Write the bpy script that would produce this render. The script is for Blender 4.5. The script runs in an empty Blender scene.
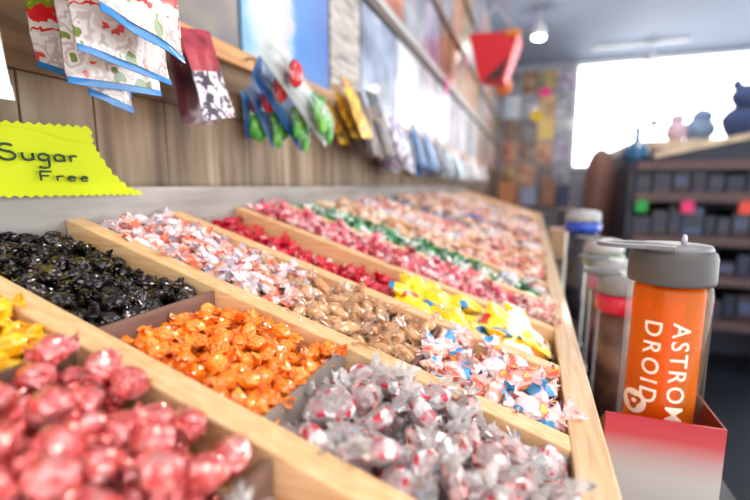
import bpy, math, random
from mathutils import Vector, Matrix, noise
R = random.Random(7)
sc = bpy.context.scene
col = sc.collection
ZO = 1.08                      # tray corner height above the shop floor
rad = math.radians

# ------------------------------------------------------------------ materials
def nt(name):
    m = bpy.data.materials.new(name); m.use_nodes = True
    t = m.node_tree; b = t.nodes['Principled BSDF']
    return m, t, b
def lin(c):
    return tuple(((v/255)/12.92 if v/255 <= .04045 else ((v/255+.055)/1.055)**2.4) for v in c)
def ramp(t, stops, interp='LINEAR'):
    r = t.nodes.new('ShaderNodeValToRGB'); r.color_ramp.interpolation = interp
    e = r.color_ramp.elements
    while len(e) > 1: e.remove(e[-1])
    e[0].position = stops[0][0]; e[0].color = (*stops[0][1], 1)
    for p, c in stops[1:]:
        x = e.new(p); x.color = (*c, 1)
    return r
def mat(name, rgb, rough=.5, metal=0, coat=0, spec=.5):
    m, t, b = nt(name)
    b.inputs['Base Color'].default_value = (*lin(rgb), 1)
    b.inputs['Roughness'].default_value = rough
    b.inputs['Metallic'].default_value = metal
    b.inputs['Coat Weight'].default_value = coat
    b.inputs['Specular IOR Level'].default_value = spec
    return m
def mix_mat(name, rgbs, scale=4, rough=.4, metal=0, coat=0, stretch=(1,1,1), per_object=0, detail=3, interp='LINEAR', bump=0, coord='Object', lo=.3, hi=.7):
    """noise through a colour ramp; per_object shifts the pattern for every object"""
    m, t, b = nt(name)
    tc = t.nodes.new('ShaderNodeTexCoord'); mp = t.nodes.new('ShaderNodeMapping')
    mp.inputs['Scale'].default_value = stretch
    t.links.new(tc.outputs[coord], mp.inputs['Vector'])
    n = t.nodes.new('ShaderNodeTexNoise'); n.noise_dimensions = '4D'
    n.inputs['Scale'].default_value = scale; n.inputs['Detail'].default_value = detail
    t.links.new(mp.outputs[0], n.inputs['Vector'])
    if per_object:
        oi = t.nodes.new('ShaderNodeObjectInfo'); mm = t.nodes.new('ShaderNodeMath'); mm.operation = 'MULTIPLY'
        mm.inputs[1].default_value = per_object; t.links.new(oi.outputs['Random'], mm.inputs[0]); t.links.new(mm.outputs[0], n.inputs['W'])
    k = len(rgbs)
    r = ramp(t, [(lo + (hi-lo)*i/max(k-1,1), lin(c)) for i, c in enumerate(rgbs)], interp)
    t.links.new(n.outputs['Fac'], r.inputs['Fac']); t.links.new(r.outputs['Color'], b.inputs['Base Color'])
    b.inputs['Roughness'].default_value = rough; b.inputs['Metallic'].default_value = metal; b.inputs['Coat Weight'].default_value = coat
    if bump:
        bp = t.nodes.new('ShaderNodeBump'); bp.inputs['Strength'].default_value = bump; bp.inputs['Distance'].default_value = .002
        t.links.new(n.outputs['Fac'], bp.inputs['Height']); t.links.new(bp.outputs[0], b.inputs['Normal'])
    return m
def clear_mat(name, rgb=(255,255,255), film=.35, milky=.25, rough=.12, gain=.8):
    """thin crinkled film: mostly see-through, part gloss, part milky scatter"""
    m = bpy.data.materials.new(name); m.use_nodes = True; t = m.node_tree
    for n in list(t.nodes): t.nodes.remove(n)
    o = t.nodes.new('ShaderNodeOutputMaterial'); tr = t.nodes.new('ShaderNodeBsdfTransparent')
    tr.inputs['Color'].default_value = (*lin(rgb), 1)
    g = t.nodes.new('ShaderNodeBsdfGlossy'); g.inputs['Roughness'].default_value = rough
    d = t.nodes.new('ShaderNodeBsdfDiffuse'); d.inputs['Color'].default_value = (*lin(rgb), 1)
    fr = t.nodes.new('ShaderNodeFresnel'); fr.inputs['IOR'].default_value = 1.5
    ma = t.nodes.new('ShaderNodeMath'); ma.operation = 'MULTIPLY_ADD'; ma.inputs[1].default_value = gain; ma.inputs[2].default_value = film*.3; ma.use_clamp = True
    t.links.new(fr.outputs[0], ma.inputs[0])
    tl = t.nodes.new('ShaderNodeBsdfTranslucent'); tl.inputs['Color'].default_value = (*lin(rgb), 1)
    m0 = t.nodes.new('ShaderNodeMixShader'); m0.inputs[0].default_value = .5
    t.links.new(d.outputs[0], m0.inputs[1]); t.links.new(tl.outputs[0], m0.inputs[2])
    m1 = t.nodes.new('ShaderNodeMixShader'); m1.inputs[0].default_value = milky
    t.links.new(tr.outputs[0], m1.inputs[1]); t.links.new(m0.outputs[0], m1.inputs[2])
    m2 = t.nodes.new('ShaderNodeMixShader'); t.links.new(ma.outputs[0], m2.inputs[0])
    t.links.new(m1.outputs[0], m2.inputs[1]); t.links.new(g.outputs[0], m2.inputs[2])
    t.links.new(m2.outputs[0], o.inputs['Surface'])
    return m
def emit_mat(name, rgb, s):
    m = bpy.data.materials.new(name); m.use_nodes = True; t = m.node_tree
    b = t.nodes['Principled BSDF']; b.inputs['Base Color'].default_value = (*lin(rgb), 1)
    b.inputs['Emission Color'].default_value = (*lin(rgb), 1); b.inputs['Emission Strength'].default_value = s
    return m

# ------------------------------------------------------------------ mesh kit
class MB:
    def __init__(s): s.v = []; s.f = []; s.mi = []; s.sm = []
    def add(s, vs, fs, mi=0, smooth=False, M=None):
        o = len(s.v)
        s.v += [tuple(M @ Vector(v)) if M is not None else tuple(v) for v in vs]
        s.f += [tuple(i+o for i in f) for f in fs]; s.mi += [mi]*len(fs); s.sm += [smooth]*len(fs)
        return s
    def box(s, a, b, mi=0, M=None):
        x0,y0,z0 = a; x1,y1,z1 = b
        vs = [(x0,y0,z0),(x1,y0,z0),(x1,y1,z0),(x0,y1,z0),(x0,y0,z1),(x1,y0,z1),(x1,y1,z1),(x0,y1,z1)]
        return s.add(vs, [(3,2,1,0),(4,5,6,7),(0,1,5,4),(1,2,6,5),(2,3,7,6),(3,0,4,7)], mi, False, M)
    def hexa(s, vs, mi=0):
        return s.add(vs, [(3,2,1,0),(4,5,6,7),(0,1,5,4),(1,2,6,5),(2,3,7,6),(3,0,4,7)], mi)
    def lathe(s, prof, n=24, mi=0, smooth=True, M=None, sx=1, sy=1, cap=True, wob=None):
        vs = []; fs = []
        for k, (r, z) in enumerate(prof):
            for i in range(n):
                a = 2*math.pi*i/n; q = r*(wob(k, i) if wob else 1)
                vs.append((q*math.cos(a)*sx, q*math.sin(a)*sy, z))
        for k in range(len(prof)-1):
            for i in range(n):
                j = (i+1) % n
                fs.append((k*n+i, k*n+j, (k+1)*n+j, (k+1)*n+i))
        if cap:
            fs.append(tuple(range(n-1,-1,-1))); fs.append(tuple((len(prof)-1)*n+i for i in range(n)))
        return s.add(vs, fs, mi, smooth, M)
    def grid(s, nu, nv, fn, mi=0, smooth=True, M=None):
        vs = [fn(i/nu, j/nv) for j in range(nv+1) for i in range(nu+1)]
        fs = [(j*(nu+1)+i, j*(nu+1)+i+1, (j+1)*(nu+1)+i+1, (j+1)*(nu+1)+i) for j in range(nv) for i in range(nu)]
        return s.add(vs, fs, mi, smooth, M)
    def tube(s, pts, r, n=8, mi=0):
        pts = [Vector(p) for p in pts]; vs = []; fs = []
        for k, p in enumerate(pts):
            d = (pts[min(k+1,len(pts)-1)] - pts[max(k-1,0)]).normalized()
            a = d.orthogonal().normalized() if k == 0 else (a - d*a.dot(d)).normalized()
            b = d.cross(a)
            for i in range(n):
                t = 2*math.pi*i/n; vs.append(p + a*r*math.cos(t) + b*r*math.sin(t))
        for k in range(len(pts)-1):
            for i in range(n):
                j = (i+1) % n; fs.append((k*n+i, k*n+j, (k+1)*n+j, (k+1)*n+i))
        fs.append(tuple(range(n-1,-1,-1))); fs.append(tuple((len(pts)-1)*n+i for i in range(n)))
        return s.add(vs, fs, mi, True)
    def mesh(s, name, mats):
        me = bpy.data.meshes.new(name); me.from_pydata(s.v, [], s.f)
        for m in (mats if isinstance(mats, (list, tuple)) else [mats]): me.materials.append(m)
        me.polygons.foreach_set('material_index', s.mi); me.polygons.foreach_set('use_smooth', s.sm)
        me.update(); return me
def tag(o, label=None, cat=None, group=None, kind=None):
    if label: o['label'] = label
    if cat: o['category'] = cat
    if group: o['group'] = group
    if kind: o['kind'] = kind
    return o
def top(name, mb, mats, label=None, cat=None, group=None, kind=None, bev=0):
    """top-level mesh: geometry given in scene coordinates, origin put at its base"""
    xs = [v[0] for v in mb.v]; ys = [v[1] for v in mb.v]; zs = [v[2] for v in mb.v]
    c = Vector(((min(xs)+max(xs))/2, (min(ys)+max(ys))/2, min(zs)))
    mb.v = [(v[0]-c.x, v[1]-c.y, v[2]-c.z) for v in mb.v]
    o = bpy.data.objects.new(name, mb.mesh(name, mats)); col.objects.link(o)
    o.location = c + Vector((0,0,ZO))
    if bev: bevel(o, bev)
    return tag(o, label, cat, group, kind)
def bevel(o, w, seg=2):
    b = o.modifiers.new('bevel', 'BEVEL'); b.width = w; b.segments = seg; b.limit_method = 'ANGLE'
def empty(name, loc, label=None, cat=None, group=None):
    o = bpy.data.objects.new(name, None); col.objects.link(o); o.location = Vector(loc)+Vector((0,0,ZO)); o.empty_display_size = .02
    return tag(o, label, cat, group)
def part(name, mb, mats, parent, base=(0,0,0), label=None, bev=0):
    b = Vector(base); mb.v = [tuple(Vector(v)-b) for v in mb.v]
    o = bpy.data.objects.new(name, mb.mesh(name, mats)); col.objects.link(o); o.parent = parent
    if label: o['label'] = label
    if bev: bevel(o, bev)
    return o
def text_mesh(txt, size, extr=.0003, spacing=1.0):
    cu = bpy.data.curves.new('t', 'FONT'); cu.body = txt; cu.size = size; cu.extrude = extr; cu.space_character = spacing
    cu.resolution_u = 3; cu.offset = size*.010
    ob = bpy.data.objects.new('t', cu); col.objects.link(ob)
    dg = bpy.context.evaluated_depsgraph_get()
    me = bpy.data.meshes.new_from_object(ob.evaluated_get(dg))
    vs = [v.co.copy() for v in me.vertices]; fs = [tuple(p.vertices) for p in me.polygons]
    bpy.data.objects.remove(ob); bpy.data.meshes.remove(me); bpy.data.curves.remove(cu)
    return vs, fs

# ------------------------------------------------------------------ camera (21 mm, looking along the tray, slightly down)
yaw, pit = .34338, .14553
CAM = Vector((.394, 0, .0295))
fw = Vector((-math.sin(yaw)*math.cos(pit), math.cos(yaw)*math.cos(pit), -math.sin(pit)))
rt = Vector((math.cos(yaw), math.sin(yaw), 0)); up = rt.cross(fw)
cd = bpy.data.cameras.new('camera'); cam = bpy.data.objects.new('camera', cd); col.objects.link(cam)
cam.matrix_world = Matrix(((rt.x, up.x, -fw.x, CAM.x),(rt.y, up.y, -fw.y, CAM.y),(rt.z, up.z, -fw.z, CAM.z+ZO),(0,0,0,1)))
FPX = 438.79
cd.sensor_width = 36; cd.lens = FPX/750*36; cd.clip_start = .01; cd.clip_end = 100
cd.dof.use_dof = True; cd.dof.focus_distance = .335; cd.dof.aperture_fstop = 3.1; cd.dof.aperture_blades = 9
sc.camera = cam
def proj(p):
    d = Vector(p) - CAM; z = d.dot(fw)
    if z < .02: return (-9999, -9999, z)
    return (375 + FPX*d.dot(rt)/z, 250 - FPX*d.dot(up)/z, z)

# ------------------------------------------------------------------ shared materials
pine = mix_mat('pale pine wood', [(214,162,108),(232,186,134),(242,206,160)], scale=6, rough=.5, stretch=(3,40,40), detail=5, bump=.15, lo=.25, hi=.75)
pine_front = mix_mat('pale pine front board', [(205,160,112),(226,188,140),(238,210,168)], scale=6, rough=.4, coat=.5, stretch=(40,3,40), detail=5, bump=.15, lo=.25, hi=.75)
rail_wood = mix_mat('orange pine rail', [(178,120,66),(206,150,92),(222,172,112)], scale=5, rough=.5, stretch=(30,2,30), detail=4)
grey_board = mix_mat('weathered grey board', [(116,106,98),(146,138,130),(168,160,154)], scale=4, rough=.4, stretch=(20,2,14), detail=6, lo=.25, hi=.75)
plank_wood = mix_mat('weathered brown planks', [(66,50,38),(116,94,72),(148,126,102),(182,164,142)], scale=3, rough=.65, stretch=(14,14,1.2), detail=7, bump=.3, lo=.25, hi=.75)
dark_board = mix_mat('dark brown board', [(88,66,44),(116,90,60),(134,106,74)], scale=4, rough=.65, stretch=(14,2,20), detail=6)
cardboard = mix_mat('brown cardboard', [(104,76,64),(126,94,80),(140,108,94)], scale=20, rough=.75, stretch=(1,1,6))
grey_card = mix_mat('grey cardboard', [(130,120,112),(150,140,132)], scale=20, rough=.7)
black_card = mat('dark counter', (34,36,44), .5)
cello = clear_mat('clear crinkled cellophane', (255,254,253), .22, .47, .16, .65)
cello_warm = clear_mat('clear warm cellophane', (255,228,196), .10, .42, .2, .6)
white_paint = mat('white paint', (228,230,234), .5)

# ------------------------------------------------------------------ the tray
TA = .312; AL = math.atan(TA); ca, sa = math.cos(AL), math.sin(AL)
P = .12; Y1 = .2949; TH = .018; XI = .424; DEEP = .030
NL = 22
YD = lambda i: Y1 + P*(i-1)
def T(s, y, n): return Vector((s*ca + n*sa, y, -s*sa + n*ca))
tray = empty('candy_tray', (.22, 1.4, -.2), 'long sloping pine tray split into lanes of loose candy', 'display tray')
tb = Vector((.22, 1.4, -.2))
Y_A, Y_B = YD(-2)-TH, YD(NL)
for i in range(-2, NL+1):
    y1 = YD(i); y0 = y1 - TH; m = MB(); x1 = XI
    m.hexa([(0,y0,-.055),(x1,y0,-x1*TA-.055),(x1,y1,-x1*TA-.055),(0,y1,-.055),(0,y0,0),(x1,y0,-x1*TA),(x1,y1,-x1*TA),(0,y1,0)])
    part('lane_divider', m, pine, tray, tb, bev=.0012)
m = MB(); m.box((-.02, Y_A, -.09), (0, Y_B, .0285)); part('back_board', m, grey_board, tray, tb, 'grey weathered back board', bev=.001)
m = MB(); m.box((XI, Y_A, -.23), (.446, Y_B, -.1325)); part('front_board', m, pine_front, tray, tb, 'pale pine front board', bev=.0015)
m = MB(); L = XI/ca
m.hexa([T(0,Y_A,-.05),T(L,Y_A,-.05),T(L,Y_B,-.05),T(0,Y_B,-.05),T(0,Y_A,-DEEP),T(L,Y_A,-DEEP),T(L,Y_B,-DEEP),T(0,Y_B,-DEEP)])
part('tray_floor', m, pine, tray, tb)
for y0 in (Y_A, Y_B-TH): pass
# counter that carries the tray, with a dark ledge along the aisle
m = MB(); y0, y1 = Y_A, Y_B
m.hexa([(-.02,y0,-1.08),(.446,y0,-1.08),(.446,y1,-1.08),(-.02,y1,-1.08),(-.02,y0,-.0905),(.446,y0,-.2305),(.446,y1,-.2305),(-.02,y1,-.0905)])
top('display_counter', m, black_card, 'dark counter carrying the sloping candy tray', 'counter')
m = MB(); LEDGE = -.312
m.box((.447, .2, LEDGE-.03), (.62, Y_B, LEDGE)); m.box((.447, .2, -1.08), (.60, Y_B, LEDGE-.03))
top('bottle_ledge', m, mat('dark ledge', (40,42,50), .45), 'low dark ledge along the front of the candy counter', 'ledge')

# loose cardboard walls across the lanes
def cross(lane, x, label, m_, x_tilt=0.0):
    y0 = YD(lane)+.0006; y1 = YD(lane+1)-TH-.0006; t = .003; b = MB()
    h0 = T(x/ca, 0, -DEEP+.0005); xx = x
    zt = -x*TA - .003; zb = -x*TA - .0365
    b.hexa([(xx-t,y0,zb),(xx,y0,zb-t*TA),(xx,y1,zb-t*TA),(xx-t,y1,zb),(xx-t+x_tilt,y0,zt),(xx+x_tilt,y0,zt),(xx+x_tilt,y1,zt),(xx-t+x_tilt,y1,zt)])
    top('cardboard_divider', b, m_, label, 'divider')
cross(0, .160, 'brown cardboard divider between black candies and orange candies', cardboard)
cross(0, .272, 'grey cardboard divider between orange candies and clear wrapped mints', grey_card)
cross(-1, .168, 'brown cardboard divider between yellow candies and red foil balls', cardboard)
cross(-1, .289, 'dark cardboard divider on the near side of the red foil balls', cardboard)
cross(1, .318, 'half-buried cardboard divider between tan candies and pastel taffy', cardboard)
cross(2, .262, 'half-buried cardboard divider between red candies and yellow packets', cardboard)

# ------------------------------------------------------------------ candy shapes (several crumple variants each)
def rnoise(v, k, seed): return noise.noise(Vector(v)*k + Vector((seed*7.3, seed*3.1, seed*1.7)))
def ico(sub):
    import bmesh
    bm = bmesh.new(); bmesh.ops.create_icosphere(bm, subdivisions=sub, radius=1)
    vs = [v.co.copy() for v in bm.verts]; fs = [tuple(v.index for v in f.verts) for f in bm.faces]; bm.free()
    return vs, fs
ICO3, ICO2 = ico(3), ico(2)
def blob(r, sx, sy, sz, seed, amp=.12, k=2.2, crease=.06, sub=3, smooth=True):
    vs, fs = ICO3 if sub == 3 else ICO2; out = []
    for v in vs:
        d = 1 + amp*rnoise(v, k, seed) - crease*abs(rnoise(v, k*2.3, seed+4))*2
        out.append((v.x*r*sx*d, v.y*r*sy*d, v.z*r*sz*d))
    return out, fs
def fan(r0, r1, ln, seed, n=14, sgn=1, flat=.55):
    """a gathered twist of wrapper along x, opening outward in pleats"""
    rr = random.Random(seed); vs = []; fs = []; rings = 4
    ph = rr.random()*6
    for k in range(rings):
        t = k/(rings-1); r = r0*(1-t) + r1*t
        for i in range(n):
            a = 2*math.pi*i/n + t*.5*sgn
            z = r*(1 + (.35*t)*(1 if i % 2 else -1) + .25*t*rr.uniform(-1,1))
            vs.append((sgn*ln*t*(1+.25*rr.uniform(-1,1)*t), z*math.cos(a+ph), z*math.sin(a+ph)*flat))
    for k in range(rings-1):
        for i in range(n):
            j = (i+1) % n; fs.append((k*n+i, k*n+j, (k+1)*n+j, (k+1)*n+i))
    return vs, fs
KIND = {}
def kind(key, name, bodies, children=()):
    KIND[key] = dict(name=name, var=bodies, ch=children)

def twist_kind(key, name, rs, shape, mbody, mtwist=None, nvar=3, fans=True, fl=.011, fr=.009, amp=.16, crease=.10, fan_part=True, sub=3, wrap=None):
    """shape = half lengths (x long); wrap = clear film material around the body"""
    bodies = []
    for q in range(nvar):
        sd = hash((key, q)) % 97 if False else (sum(map(ord, key))*3 + q*11) % 97
        b = MB(); vs, fs = blob(rs, *shape, sd, amp, 2.0, crease, sub); b.add(vs, fs, 0, False if crease > .08 else True)
        kids = []
        if wrap:
            w = MB(); vs, fs = blob(rs*1.16, shape[0]*1.05, *shape[1:], sd+5, .22, 2.6, .16, sub); w.add(vs, fs, 0, False)
            for s in (-1, 1):
                vs, fs = fan(rs*.35, fr, fl, sd+s, 14, s); w.add(vs, fs, 0, False, Matrix.Translation((s*rs*shape[0]*1.0, 0, 0)))
            kids.append(('wrapper', w.mesh('wrapper', wrap)))
        elif fans:
            for s in (-1, 1):
                vs, fs = fan(rs*.35, fr, fl, sd+s+2, 14, s)
                if fan_part:
                    w = MB(); w.add(vs, fs, 0, False, Matrix.Translation((s*rs*shape[0]*.92, 0, 0))); kids.append(('twist_end', w.mesh('twist_end', mtwist or mbody)))
                else:
                    b.add(vs, fs, 0, False, Matrix.Translation((s*rs*shape[0]*.92, 0, 0)))
        bodies.append((b.mesh(name, mbody), kids))
    KIND[key] = dict(name=name, var=bodies, r=rs)

foil_red = mix_mat('rosy red foil', [(226,84,82),(240,116,112),(252,190,184)], scale=130, rough=.22, metal=.55, coat=.8, per_object=9, bump=.5)
foil_black = mix_mat('black foil', [(30,26,28),(64,54,52),(120,96,78)], scale=110, rough=.18, metal=.8, coat=.7, per_object=9, bump=.4, lo=.35, hi=.75)
orange_w = mix_mat('orange wrapper', [(252,108,10),(255,138,24),(255,180,76)], scale=110, rough=.22, coat=.9, per_object=9)
yellow_w = mix_mat('yellow wrapper', [(236,158,0),(250,190,10),(255,220,60)], scale=110, rough=.2, coat=.9, per_object=9)
coral_w = mix_mat('coral and white wrapper', [(236,112,84),(240,160,136),(240,214,208),(214,206,222),(236,226,226)], scale=85, rough=.4, coat=.3, per_object=25, interp='CONSTANT', detail=1, lo=.3, hi=.62)
tan_b = mix_mat('tan caramel', [(255,196,136),(255,226,184),(255,240,220)], scale=60, rough=.4, per_object=9)
red_w = mix_mat('red and white wrapper', [(206,12,44),(222,30,60),(196,16,44),(250,236,232)], scale=75, rough=.25, coat=.6, per_object=25, interp='CONSTANT', detail=1, lo=.28, hi=.66)
pinkred_w = mix_mat('rose red and pale pink wrapper', [(206,62,82),(226,112,124),(240,196,198),(240,226,226)], scale=75, rough=.35, coat=.4, per_object=25, interp='CONSTANT', detail=1, lo=.3, hi=.65)
green_w = mix_mat('green and white wrapper', [(14,120,66),(34,146,84),(230,226,224),(240,214,210)], scale=60, rough=.28, coat=.5, per_object=25, interp='CONSTANT', detail=1, lo=.28, hi=.66)
pastel_w = mix_mat('white taffy paper printed in blue and pink', [(84,170,220),(240,206,210),(250,236,232),(248,222,218),(246,176,160),(238,120,100),(250,200,90)], scale=62, rough=.5, per_object=30, interp='CONSTANT', detail=1, lo=.32, hi=.66)
packet_y = mix_mat('yellow packet print', [(40,130,180),(250,206,10),(255,218,30),(250,214,20),(214,50,30)], scale=36, rough=.3, coat=.4, per_object=30, interp='CONSTANT', detail=1, lo=.34, hi=.66)
packet_w = mix_mat('white and yellow packet print', [(250,208,30),(252,240,214),(248,244,236),(214,130,70)], scale=30, rough=.35, coat=.3, per_object=30, interp='CONSTANT', detail=1, lo=.36, hi=.64)
blush_w = mix_mat('blush and white wrapper', [(226,130,120),(240,200,190),(246,230,224),(226,190,160)], scale=70, rough=.4, per_object=30, interp='CONSTANT', detail=1, lo=.34, hi=.64)
sand_w = mix_mat('sand and white wrapper', [(200,130,100),(226,184,150),(246,230,218),(240,214,200)], scale=70, rough=.4, per_object=30, interp='CONSTANT', detail=1, lo=.34, hi=.64)
brick_w = mix_mat('brick red and cream wrapper', [(190,80,72),(222,150,134),(244,224,212),(234,200,184)], scale=70, rough=.4, per_object=30, interp='CONSTANT', detail=1, lo=.34, hi=.64)
pearl_w = mix_mat('pearl white wrapper', [(236,170,170),(240,226,224),(232,230,238),(206,206,222)], scale=30, rough=.35, per_object=30, interp='CONSTANT', detail=1, lo=.34, hi=.64)
mauve_w = mix_mat('mauve and white wrapper', [(190,150,170),(224,200,210),(240,228,232)], scale=70, rough=.35, per_object=30, interp='CONSTANT', detail=1, lo=.36, hi=.62)
ivory_w = mix_mat('ivory wrapper', [(226,200,180),(242,230,218),(246,238,232)], scale=70, rough=.35, per_object=30, interp='CONSTANT', detail=1, lo=.36, hi=.62)
peach_w = mix_mat('peach wrapper', [(232,160,140),(242,196,180),(246,226,216)], scale=70, rough=.35, per_object=30, interp='CONSTANT', detail=1, lo=.36, hi=.62)
blue_w = mix_mat('blue wrapper', [(12,92,176),(24,120,206),(60,150,222)], scale=30, rough=.35, per_object=9)
navy_w = mix_mat('navy and grey wrapper', [(80,84,110),(150,150,170),(214,210,218)], scale=60, rough=.35, per_object=20, interp='CONSTANT', detail=1, lo=.36, hi=.6)

# starlight mint: a disc with swirled stripes
def mint_mat(name, c1, c2):
    m, t, b = nt(name)
    tc = t.nodes.new('ShaderNodeTexCoord'); sx = t.nodes.new('ShaderNodeSeparateXYZ'); t.links.new(tc.outputs['Object'], sx.inputs[0])
    at = t.nodes.new('ShaderNodeMath'); at.operation = 'ARCTAN2'; t.links.new(sx.outputs['Y'], at.inputs[0]); t.links.new(sx.outputs['X'], at.inputs[1])
    ln = t.nodes.new('ShaderNodeVectorMath'); ln.operation = 'LENGTH'; t.links.new(tc.outputs['Object'], ln.inputs[0])
    ma = t.nodes.new('ShaderNodeMath'); ma.operation = 'MULTIPLY_ADD'; ma.inputs[1].default_value = 150; t.links.new(ln.outputs['Value'], ma.inputs[0]); t.links.new(at.outputs[0], ma.inputs[2])
    mu = t.nodes.new('ShaderNodeMath'); mu.operation = 'MULTIPLY'; mu.inputs[1].default_value = 5; t.links.new(ma.outputs[0], mu.inputs[0])
    si = t.nodes.new('ShaderNodeMath'); si.operation = 'SINE'; t.links.new(mu.outputs[0], si.inputs[0])
    r = ramp(t, [(0, lin(c1)), (.45, lin(c1)), (.55, lin(c2)), (1, lin(c2))])
    mr = t.nodes.new('ShaderNodeMapRange'); mr.inputs[1].default_value = -1; t.links.new(si.outputs[0], mr.inputs[0])
    t.links.new(mr.outputs[0], r.inputs['Fac']); t.links.new(r.outputs['Color'], b.inputs['Base Color'])
    b.inputs['Roughness'].default_value = .25
    return m
mint_red = mint_mat('red swirled mint', (214,60,78), (255,244,242))
mint_brown = mint_mat('brown red swirled mint', (150,66,58), (240,176,170))
def mint_bodies(m_):
    out = []
    for q in range(3):
        b = MB(); r = .0106; h = .0046
        b.lathe([(r*.45,-h*.8),(r*.8,-h),(r*.97,-h*.6),(r,0),(r*.97,h*.6),(r*.8,h),(r*.45,h*.8)], 20)
        w = MB(); vs, fs = blob(r*1.12, 1.05, 1.0, .56, 31+q*7, .14, 3.2, .12); w.add(vs, fs, 0, False)
        for s in (-1, 1):
            vs, fs = fan(.0028, .0078, .0092, 60+q*2+s, 16, s, .6); w.add(vs, fs, 0, False, Matrix.Translation((s*r*1.0, 0, 0)))
        out.append((b.mesh('mint', m_), [('wrapper', w.mesh('wrapper', cello))]))
    return out
KIND['mint_red'] = dict(name='swirl_mint', var=mint_bodies(mint_red), r=.0092)
KIND['mint_brown'] = dict(name='brown_swirl_mint', var=mint_bodies(mint_brown), r=.0092)

twist_kind('foil', 'foil_ball', .0088, (1.0,.95,.9), foil_red, nvar=4, fans=True, fl=.003, fr=.0045, amp=.2, crease=.1)
twist_kind('black', 'black_candy', .0074, (1.15,.95,.85), foil_black, nvar=4, fl=.005, fr=.005, amp=.22, crease=.12)
twist_kind('orange', 'orange_candy', .0064, (1.15,.9,.8), orange_w, nvar=4, fl=.006, fr=.0048, amp=.26, crease=.16)
twist_kind('yellow', 'yellow_candy', .0072, (1.1,.95,.85), yellow_w, nvar=3, fl=.005, fr=.0045, amp=.24, crease=.14)
twist_kind('coral', 'coral_taffy', .0066, (1.5,.9,.8), coral_w, nvar=3, fl=.008, fr=.007)
twist_kind('tan', 'caramel_candy', .0068, (1.6,.85,.75), tan_b, nvar=3, wrap=cello_warm, fl=.009, fr=.008, amp=.08, crease=.02)
twist_kind('red', 'red_candy', .0080, (1.35,.9,.8), red_w, nvar=3, fl=.009, fr=.008)
twist_kind('pinkred', 'rose_candy', .0076, (1.3,.9,.8), pinkred_w, nvar=3, fl=.009, fr=.008)
twist_kind('green', 'green_candy', .0092, (1.3,.9,.8), green_w, nvar=3, fl=.011, fr=.010, fan_part=False)
twist_kind('pastel', 'pastel_taffy', .0090, (1.35,.95,.85), pastel_w, nvar=3, fl=.010, fr=.010)
for k_, m_, nm in (('blush', blush_w, 'blush_candy'), ('petal', blush_w, 'petal_candy'), ('mauve', mauve_w, 'mauve_candy'), ('ivory', ivory_w, 'ivory_candy'), ('peach', peach_w, 'peach_candy'), ('sand', sand_w, 'sand_candy'), ('brick', brick_w, 'brick_candy'), ('pearl', pearl_w, 'pearl_candy'), ('blue', blue_w, 'blue_candy'), ('navy', navy_w, 'navy_candy')):
    twist_kind(k_, nm, .0104, (1.3,.95,.85), m_, nvar=3, fl=.010, fr=.010, fan_part=False, sub=2)
def packet(name, w, l, h, m_):
    out = []
    for q in range(3):
        b = MB(); rr = random.Random(q+hash_s(name))
        for s in (-1, 1):
            def fn(u, v, s=s):
                x = (u-.5)*2; y = (v-.5)*2
                e = max(0, (1-abs(x)**3))*max(0, (1-y**4)); z = s*h*e
                jag = (.0012 if int(round(v*20)) % 2 else 0)*(1 if abs(x) > .99 else 0)
                return (x*(l/2 - jag), y*w/2, z + .0035*rnoise((x, y, 0), 1.6, q+3))
            b.grid(12, 20, fn, 0, False)
        out.append((b.mesh(name, m_), []))
    return out
def hash_s(s): return sum(map(ord, s)) % 50
KIND['packet_y'] = dict(name='yellow_packet', var=packet('yellow_packet', .032, .052, .0065, packet_y), r=.0125)
KIND['packet_w'] = dict(name='white_packet', var=packet('white_packet', .032, .052, .0065, packet_w), r=.0125)

# ------------------------------------------------------------------ pouring candies into the lanes (drop to the lowest free spot)
def rest_height(x, y, r, placed):
    z = r
    for (px, py, pz, pr) in placed:
        d2 = (px-x)**2 + (py-y)**2; rr = (r+pr)**2
        if d2 < rr:
            z = max(z, pz + math.sqrt(rr-d2))
    return z
def pour(lane, x0, x1, choose, info, H, seed, tries=16, heap=None, squash=.9, cap=400):
    """choose(x) -> kind key; info[key] = (label, category, group)"""
    rr = random.Random(seed); y0 = YD(lane)+.001; y1 = YD(lane+1)-TH-.001; s0, s1 = x0/ca, x1/ca
    placed = []; fails = 0; n = 0
    while fails < 60 and n < cap:
        best = None
        for _ in range(tries):
            s = rr.uniform(s0, s1); key = choose(s*ca, rr); r = KIND[key]['r']*squash
            ss = min(max(s, s0+r), s1-r); yy = rr.uniform(y0+r, y1-r)
            z = rest_height(ss, yy, r, placed)
            if best is None or z < best[2]: best = (ss, yy, z, r, key)
        lim = H if heap is None else H + heap(best[0]*ca, (best[1]-y0)/(y1-y0))
        if best[2] + best[3]*.4 > lim: fails += 1; continue
        placed.append(best[:4]); n += 1
        s, yy, z, r, key = best
        c = T(s, yy, -DEEP + z)
        px, py, dep = proj(c)
        if px < -70 or px > 820 or py < -60 or py > 585: continue
        # leave out what lies fully beneath others
        place(key, c, info[key], rr)
DG = []
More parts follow.
